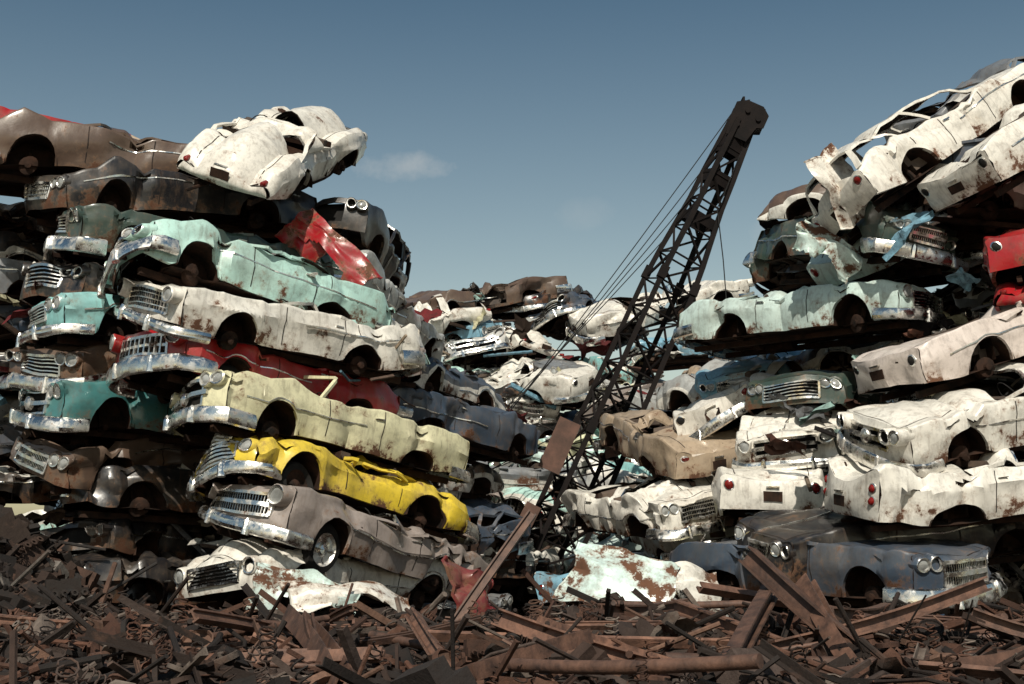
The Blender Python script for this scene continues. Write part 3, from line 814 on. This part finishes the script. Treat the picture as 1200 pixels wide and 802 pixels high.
for k in range(90):
    x = r.uniform(-2.6, 6.2) if k % 5 else r.uniform(-6.5, 0); y = r.uniform(9.4, 15.5); a = r.uniform(0, math.pi); l = r.uniform(.4, 1.35)
    d = Vector((math.cos(a)*l, math.sin(a)*l*.8, 0)); p0 = Vector((x, y, 0))-d; p1 = Vector((x, y, 0))+d
    hi = r.random() < .22
    p0.z = gh(p0.x, p0.y)+.08+r.uniform(-.06, .14)+(.25*l if hi else 0); p1.z = gh(p1.x, p1.y)+.10+r.uniform(-.08, .12)
    if y < 10.5 and abs(math.sin(a)) > .8: continue
    beam(p0, p1, r.uniform(.035, .10), r.uniform(.04, .11), r.choice('IUIUPPP'), r.uniform(0, 1.2), name='steel_beam')

# loose body panels
def panel(name, color, pos, rot, w=1.5, h=1.2, sd=1, amp=.16, arch=False):
    mb = MB(); n = 16
    def pt(i, j):
        u, v = i/n-.5, j/n-.5
        q = Vector((w*u, h*v, .12*math.cos(math.pi*u)+.06*math.cos(math.pi*v)))
        rg = max(0, 1-abs(noise.noise(Vector((u*2.2+sd, v*2.2, sd*2))))*4)
        q.z -= rg*amp*.6
        return q+noise.noise_vector(Vector((u*2.5+sd, v*2.5, sd)))*amp+noise.noise_vector(Vector((u*7+sd, v*7, sd)))*amp*.1
    mb.grid([[pt(i, j) for j in range(n+1)] for i in range(n+1)], P, (lambda i, j: ((i-n/2)**2+(j)**2) < (n*.3)**2) if arch else None, shell=True)
    for s_ in (0, n): mb.sweep([pt(s_, j) for j in range(n+1)], [(-.012, -.03), (.012, -.03), (.012, .01), (-.012, .01)], P)
    o = obj(name, mb.mesh(name, CAR_MATS, 35, shell_in=None), color); o.location = pos; o.rotation_euler = [rad(a) for a in rot]
panel('car_hood', PALEG, (1.25, 16.2, 1.35), (52, 14, -18), 1.25, .9, 4, .12)
panel('car_fender', WHITE, (-1.9, 16.4, 1.15), (35, 4, 30), 1.6, .6, 9, .13, True)
panel('car_fender', WHITE, (2.0, 17.8, 1.3), (62, 8, 18), 1.5, .6, 13, .13, True)
panel('car_door', WHITE, (5.5, 22.3, 7.75), (75, 60, 10), 1.3, .8, 17, .12)
panel('car_fender', PALEG, (5.35, 22.8, 6.8), (80, 35, -10), 1.2, .6, 21, .2, True)
panel('car_hood', MAROON, (-.5, 17.2, 1.2), (75, 10, 60), .9, .7, 28, .15)
panel('car_fender', PALEG, (-2.6, 17.6, 1.2), (60, 12, 10), 1.3, .6, 35, .15, True)
panel('car_fender', (.28, .008, .012), (-3.0, 22.4, 6.72), (82, 44, -10), 1.75, .5, 41, .10, True)
panel('car_hood', (.28, .008, .012), (-3.45, 22.7, 6.98), (60, 38, -30), .95, .7, 43, .10)

# ------------------------------------------------------------------ crawler crane
YC = 31.0
C0 = Vector((.32, YC, 0))
crane = bpy.data.objects.new('crawler_crane', None); COL.objects.link(crane); crane.location = C0
foot = Vector((.32, YC, .55)); tip = Vector((5.40, YC, 11.62))
ax = (tip-foot); Lb = ax.length; t = ax.normalized()
side0 = t.cross(Vector((0, 1, 0))).normalized(); dep0 = t.cross(side0).normalized()
if side0.x < 0: side0 = -side0
qr = Quaternion(t, rad(24)); e1 = qr @ side0; e2 = qr @ dep0
def bw(u): return interp([(0, .36), (.15, .52), (.62, .47), (.88, .29), (1.0, .22)], u)
mb = MB()
def cp(u, k):
    sx, sy = ((-1, -1), (1, -1), (1, 1), (-1, 1))[k]; w = bw(u)
    return foot+t*(Lb*u)+e1*(sx*w)+e2*(sy*w*.85)-C0
nb = 17
us = [k/nb for k in range(nb+1)]
sq = lambda a: [(-a, -a), (a, -a), (a, a), (-a, a)]
for k in range(4): mb.sweep([cp(u, k) for u in us], sq(.058), 0)
for i in range(nb):
    for k in range(4):
        a, b_ = k, (k+1) % 4
        if i % 2: a, b_ = b_, a
        mb.sweep([cp(us[i], a), cp(us[i+1], b_)], sq(.025), 0)
        mb.sweep([cp(us[i], k), cp(us[i], (k+1) % 4)], sq(.018), 0)
        if i in (2, 3, 4, 5, 6): mb.sweep([cp(us[i], b_), cp(us[i+1], a)], sq(.016), 0)
for u in (.34, .66):
    for k in range(4): mb.sweep([cp(u-.012, k), cp(u+.012, k)], sq(.095), 0)
for k in (0, 1, 2, 3):
    n_ = (k+1) % 4
    for u0, u1 in ((.78, .80), (.865, .89), (.93, 1.0)):
        mb.add([cp(u0, k), cp(u0, n_), cp(u1, n_), cp(u1, k)], [[0, 1, 2, 3]], 0)
obj('lattice_boom', mb.mesh('lattice_boom', [MAT_CRANE], 30), parent=crane)
mb = MB()
base = tip-C0
for sd in (-1, 1):
    o = dep0*sd*.24
    prf = [(-.25, -.45), (.25, -.45), (.34, -.05), (.50, .02), (.50, .34), (.30, .50), (-.10, .50), (-.32, .36), (-.32, .1)]
    for of in (0, .03*sd): mb.add([base+o+dep0*of+side0*a+t*b2 for a, b2 in prf], [list(range(9))], 0)
for a, b2, rr_ in ((.0, .25, .28), (.30, .16, .20), (-.1, -.15, .17)):
    c = base+side0*a+t*b2
    mb.lathe(c-dep0*.19, dep0, [(0, .03), (0, rr_), (.05, rr_*.88), (.10, rr_), (.16, rr_), (.20, rr_*.88), (.26, rr_), (.36, rr_), (.36, .03)], 0, 20)
    mb.lathe(c-dep0*.32, dep0, [(0, .001), (0, .06), (.64, .06), (.64, .001)], 0, 10)
for q in range(5): mb.box(base+side0*(-.2+.14*q)+t*(.50-.02*q), (.05, .5, .10), 0)
obj('boom_head', mb.mesh('boom_head', [MAT_CRANE], 30), parent=crane)
mb = MB()
def plate(c, d, w, l, th=.04):
    c = Vector(c)-C0; d = Vector(d).normalized(); q = d.to_track_quat('X', 'Z').to_matrix()
    mb.box(c, (l, th, w), 0, q)
plate((1.05, YC-.8, 4.0), (.45, 0, 1), .5, 1.2); plate((.02, YC-1.2, 1.8), (.52, 0, 1), .34, 2.0); plate((2.2, YC-.7, 4.1), (-.1, .1, 1), .4, .7)
obj('boom_plates', mb.mesh('boom_plates', [MAT_CRR], 30), parent=crane)
mb = MB()
an = Vector((-1.3, YC+.6, 3.0))
for k, (dx, dy) in enumerate(((-.25, -.25), (-.1, .1), (.05, -.1), (.1, .25))):
    a = tip+Vector((-.25+.12*k, dy, .2-.25*k)); b_ = an+Vector((dx*.8, dy, .3*k))
    mb.tube([a.lerp(b_, q/6)-C0-Vector((0, 0, .10*math.sin(math.pi*q/6))) for q in range(7)], .012, 0, 5)
mid = foot+t*(Lb*.80)
hk = [mid+Vector((.35, -.3, .1)), mid+Vector((.46, -.3, -1.1)), mid+Vector((.52, -.3, -2.2))]
mb.tube([p-C0 for p in hk], .014, 0, 5)
mb.tube([p-C0 for p in (tip+Vector((.3, 0, .1)), mid+Vector((.5, -.3, .4)), hk[0])], .012, 0, 5)
for a, b_ in (((-1.3, YC+.2, 3.1), foot+t*(Lb*.4)), ((-1.4, YC+.8, 3.2), foot+t*(Lb*.36))): mb.tube([Vector(a)-C0, b_-C0], .012, 0, 5)
obj('wire_ropes', mb.mesh('wire_ropes', [MAT_CAB], 60), parent=crane)
mb = MB()
hc = Vector((-2.2, YC+1, 0))-C0
mb.box(hc+Vector((0, 0, 1.9)), (3.4, 2.6, 1.7), 0); mb.box(hc+Vector((.1, 0, 2.81)), (3.0, 2.2, .12), 0)
mb.box(hc+Vector((.1, 0, .98)), (4.4, 2.4, .16), 0)
for y in (-.8, .8):
    mb.sweep([hc+Vector((1.5, y, 1)), hc+Vector((.9, y*.7, 3.5)), hc+Vector((-1.2, y, 2.7))], sq(.06), 0)
mb.tube([hc+Vector((.9, -.56, 3.5)), hc+Vector((.9, .56, 3.5))], .09, 0, 10)
for wz in (-.9, .3, 1.2): mb.box(hc+Vector((wz, -1.31, 2.05)), (.7, .02, .6), 1)
obj('machine_house', mb.mesh('machine_house', [MAT_CRR, MAT_BK], 30), parent=crane)
mb = MB()
for y in (-1.3, 1.3):
    prf = []
    for k in range(25):
        a = 2*math.pi*k/24; prf.append((max(-1.4, min(1.4, 1.9*math.cos(a)))+.4*math.cos(a), .46+.42*math.sin(a)))
    for k in range(24):
        a0, a1 = prf[k], prf[k+1]; mx = (a0[0]+a1[0])/2; mz = (a0[1]+a1[1])/2
        ang = math.atan2(a1[1]-a0[1], a1[0]-a0[0]); ln = math.hypot(a1[0]-a0[0], a1[1]-a0[1])
        mb.box(hc+Vector((mx, y, mz)), (ln*.92, .6, .07), 0, Matrix.Rotation(-ang, 3, 'Y'))
    for x in (-1.6, -.8, 0, .8, 1.6): mb.lathe(hc+Vector((x, y-.22, .46)), (0, 1, 0), [(0, .05), (0, .33), (.44, .33), (.44, .05)], 0, 14)
obj('crawler_tracks', mb.mesh('crawler_tracks', [MAT_CRANE], 30), parent=crane)

# ------------------------------------------------------------------ light, sky, camera
EL, AZ = 46, -6
ts = Vector((math.sin(rad(AZ))*math.cos(rad(EL)), -math.cos(rad(AZ))*math.cos(rad(EL)), math.sin(rad(EL))))
sl = bpy.data.lights.new('sun', 'SUN'); sl.energy = 4.8; sl.angle = rad(.5); sl.color = (1, .93, .81)
so = bpy.data.objects.new('sun', sl); COL.objects.link(so); so.rotation_euler = ts.to_track_quat('Z', 'Y').to_euler(); so.location = ts*60
w = bpy.data.worlds.new('World'); scene.world = w; w.use_nodes = True; nt = w.node_tree; nt.nodes.clear()
out = N(nt, 'ShaderNodeOutputWorld'); bg = N(nt, 'ShaderNodeBackground'); nt.links.new(bg.outputs[0], out.inputs[0])
sky = N(nt, 'ShaderNodeTexSky'); sky.sky_type = 'NISHITA'; sky.sun_disc = False
sky.sun_elevation = rad(EL); sky.sun_rotation = math.atan2(ts.x, ts.y); sky.air_density = 1.0; sky.dust_density = 1.6; sky.ozone_density = 1.0
bg.inputs[1].default_value = .070
tc = N(nt, 'ShaderNodeTexCoord'); sp = N(nt, 'ShaderNodeSeparateXYZ'); nt.links.new(tc.outputs['Generated'], sp.inputs[0])
ya = math_n(nt, 'MAXIMUM', sp.outputs[1], .05)
A = math_n(nt, 'DIVIDE', sp.outputs[0], ya); B = math_n(nt, 'DIVIDE', sp.outputs[2], ya)
nz = noise_n(nt, tc.outputs['Generated'], 34, 9, .62)
cloud = None
for a0, b0, ra_, rb_, amt in ((-.082, .283, .036, .0125, .42), (.055, .247, .022, .014, .10), (.196, .226, .016, .028, .2), (.215, .215, .03, .012, .16)):
    da = math_n(nt, 'POWER', math_n(nt, 'ABSOLUTE', math_n(nt, 'DIVIDE', math_n(nt, 'SUBTRACT', A, a0), ra_)), 2.0)
    db = math_n(nt, 'POWER', math_n(nt, 'ABSOLUTE', math_n(nt, 'DIVIDE', math_n(nt, 'SUBTRACT', B, b0), rb_)), 2.0)
    m_ = math_n(nt, 'SUBTRACT', 1.0, math_n(nt, 'ADD', da, db))
    m_ = math_n(nt, 'ADD', m_, math_n(nt, 'MULTIPLY', math_n(nt, 'SUBTRACT', nz, .5), 3.2))
    m_ = math_n(nt, 'MULTIPLY', ramp(nt, m_, -.1, 1.3), amt)
    cloud = m_ if cloud is None else math_n(nt, 'MAXIMUM', cloud, m_)
g = ramp(nt, sp.outputs[2], .14, .40)
grad = mix_c(nt, g, (1.95, 1.70, 1.28), (.76, .92, .86))
tint = mix_c(nt, 1.0, sky.outputs[0], grad, 'MULTIPLY')
cc = mix_c(nt, cloud, tint, (9.0, 8.8, 8.3))
nt.links.new(cc, bg.inputs[0])
cam = bpy.data.cameras.new('camera'); cam.lens = 48; cam.sensor_width = 36; cam.clip_end = 4000
co = bpy.data.objects.new('camera', cam); COL.objects.link(co); co.location = (0, 0, 1.8); co.rotation_euler = (rad(98.5), 0, 0)
scene.camera = co
scene.view_settings.view_transform = 'Standard'; scene.view_settings.look = 'None'; scene.view_settings.exposure = 0
